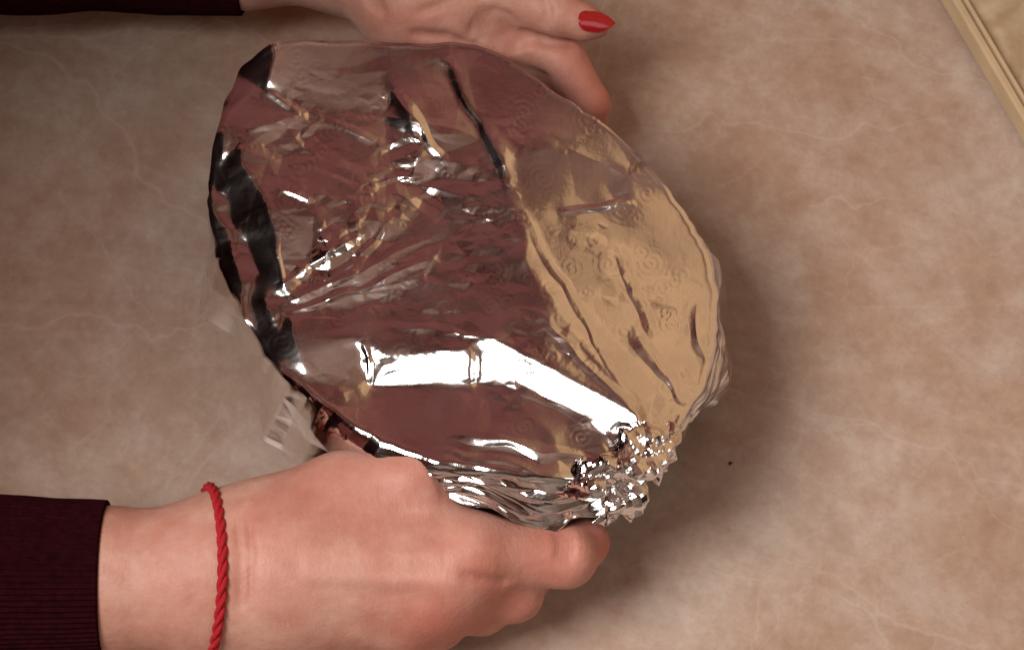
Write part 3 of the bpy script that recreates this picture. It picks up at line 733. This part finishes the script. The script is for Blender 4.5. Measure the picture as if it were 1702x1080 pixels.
# hair: cap and bun
def sdf_hair(P):
    d = cone(P, np.array([-.385, .03, .645]), np.array([-.40, .03, .665]), .103, .102)
    d = smin(d, cone(P, np.array([-.48, .03, .65]), np.array([-.51, .03, .66]), .045, .03), .02)
    cut = cone(P, np.array([-.24, .03, .55]), np.array([-.26, .03, .62]), .085, .075)
    return -smin(-d, cut, .01)
hv, hf = surface_nets(sdf_hair, np.array([-.58, -.11, .49]), np.array([-.24, .17, .81]), .008)
child("hair", hv, hf, plain("dark_brown_hair", (.03, .016, .01), .5, scale=90), person, True, ppos)

# red cord bracelet round the wrist
def ray_surface(c, d, f, r0=.06):
    lo, hi = 0.0, r0
    for _ in range(40):
        mid = (lo + hi) / 2
        if f((c + d * mid)[None])[0] < 0: lo = mid
        else: hi = mid
    return lo
c0 = A(348, 958, .041); ax = A(480, 950, .041) - A(200, 960, .041); ax /= np.linalg.norm(ax)
up = np.array([0, 0, 1.]); up -= ax * (up @ ax); up /= np.linalg.norm(up); sd = np.cross(ax, up)
n = 360; base = []
for i in range(n):
    a = 2 * math.pi * i / n; d = sd * math.cos(a) + up * math.sin(a)
    base.append(c0 + d * (ray_surface(c0, d, sdf_right) + .0015) + ax * (.0100 * math.sin(a) + .0020 * math.cos(a) - .0010))
base = np.array(base); tan = np.roll(base, -1, 0) - np.roll(base, 1, 0); tan /= np.linalg.norm(tan, axis=1, keepdims=True)
out = base - c0; out -= tan * (out * tan).sum(1, keepdims=True); out /= np.linalg.norm(out, axis=1, keepdims=True); sid = np.cross(tan, out)
BV, BF = [], []; off = 0
for st in range(3):
    ph = np.arange(n) / n * 2 * math.pi * 12 + st * 2 * math.pi / 3
    C = base + (out * np.cos(ph)[:, None] + sid * np.sin(ph)[:, None]) * .0011
    a = np.linspace(0, 2 * math.pi, 8, endpoint=False)
    ring = C[:, None] + (out[:, None] * np.cos(a)[None, :, None] + sid[:, None] * np.sin(a)[None, :, None]) * .00115
    i, j = np.meshgrid(np.arange(n), np.arange(8), indexing='ij')
    BF.append(np.stack([i * 8 + j, ((i + 1) % n) * 8 + j, ((i + 1) % n) * 8 + (j + 1) % 8, i * 8 + (j + 1) % 8], -1).reshape(-1, 4) + off); BV.append(ring.reshape(-1, 3)); off += n * 8
br = link("bracelet", mesh_np("bracelet", np.concatenate(BV) - c0, np.concatenate(BF)), M_cord); br.location = c0
tag(br, "thin twisted red cord tied around the wrist of the lower hand", "bracelet")

# ------------------------------------------------------------------ tray in the upper right corner
tray = empty("serving_tray", tuple(A(1690, 60, 0))); tpos = np.array(tray.location)
tag(tray, "pale wooden edged tray with a glossy cream inside, cut off by the upper right corner", "tray")
e0 = A(1578, -10, .014); e1 = A(1706, 208, .014); dr = e1 - e0; dr /= np.linalg.norm(dr); nrm = np.array([-dr[1], dr[0], 0.]); 
if nrm[0] < 0: nrm = -nrm
p0 = e0 - dr * .10; Lr = .36
def bar(name, a0, a1, z0, z1, m, bev=.0012, l0=0., l1=Lr):
    V = []
    for z in (z0, z1):
        for (l, w) in ((l0, a0), (l1, a0), (l1, a1), (l0, a1)):
            q = p0 + dr * l + nrm * w; V.append((q[0] - tpos[0], q[1] - tpos[1], z - tpos[2]))
    o = link(name, mesh_np(name, V, [(3, 2, 1, 0), (4, 5, 6, 7), (0, 1, 5, 4), (1, 2, 6, 5), (2, 3, 7, 6), (3, 0, 4, 7)], False), m, tray)
    b = o.modifiers.new("bevel", 'BEVEL'); b.width = bev; b.segments = 3
    return o
M_wood = plain("pale_wood", (.56, .42, .26), .5, var=.12, scale=30, bmp=.2)
bar("rim", 0, .0042, .001, .014, M_wood); bar("rim", .0046, .0066, .001, .0155, M_wood, .0008)
bar("rim", .150, .156, .001, .014, M_wood)
mt, nt, b = mat("glossy_cream_lining"); 
nn = noise(nt, objco(nt), 30, 3, .5, 1); nt.links.new(ramp(nt, nn.outputs[0], [(.35, (.36, .26, .15)), (.65, (.58, .47, .33))]), b.inputs["Base Color"])
b.inputs["Roughness"].default_value = .2; nt.links.new(bump(nt, noise(nt, objco(nt), 45, 2).outputs[0], 1, .006), b.inputs["Normal"])
bar("lining", .0068, .1498, .002, .010, mt, .001)

# ------------------------------------------------------------------ crumb on the table
cp = A(1215, 769, .0006); cr = []
bmv, bmf = surface_nets(lambda P: np.linalg.norm(P * [1, 1.2, 1.5], axis=-1) - .00085 + .0003 * np.sin(P[..., 0] * 4000), (-.002,) * 3, (.002,) * 3, .0003)
c = link("crumb", mesh_np("crumb", bmv, bmf), plain("dark_crumb", (.06, .02, .01), .8)); c.location = cp
tag(c, "tiny dark brown crumb on the marble table right of the foil gather", "crumb")
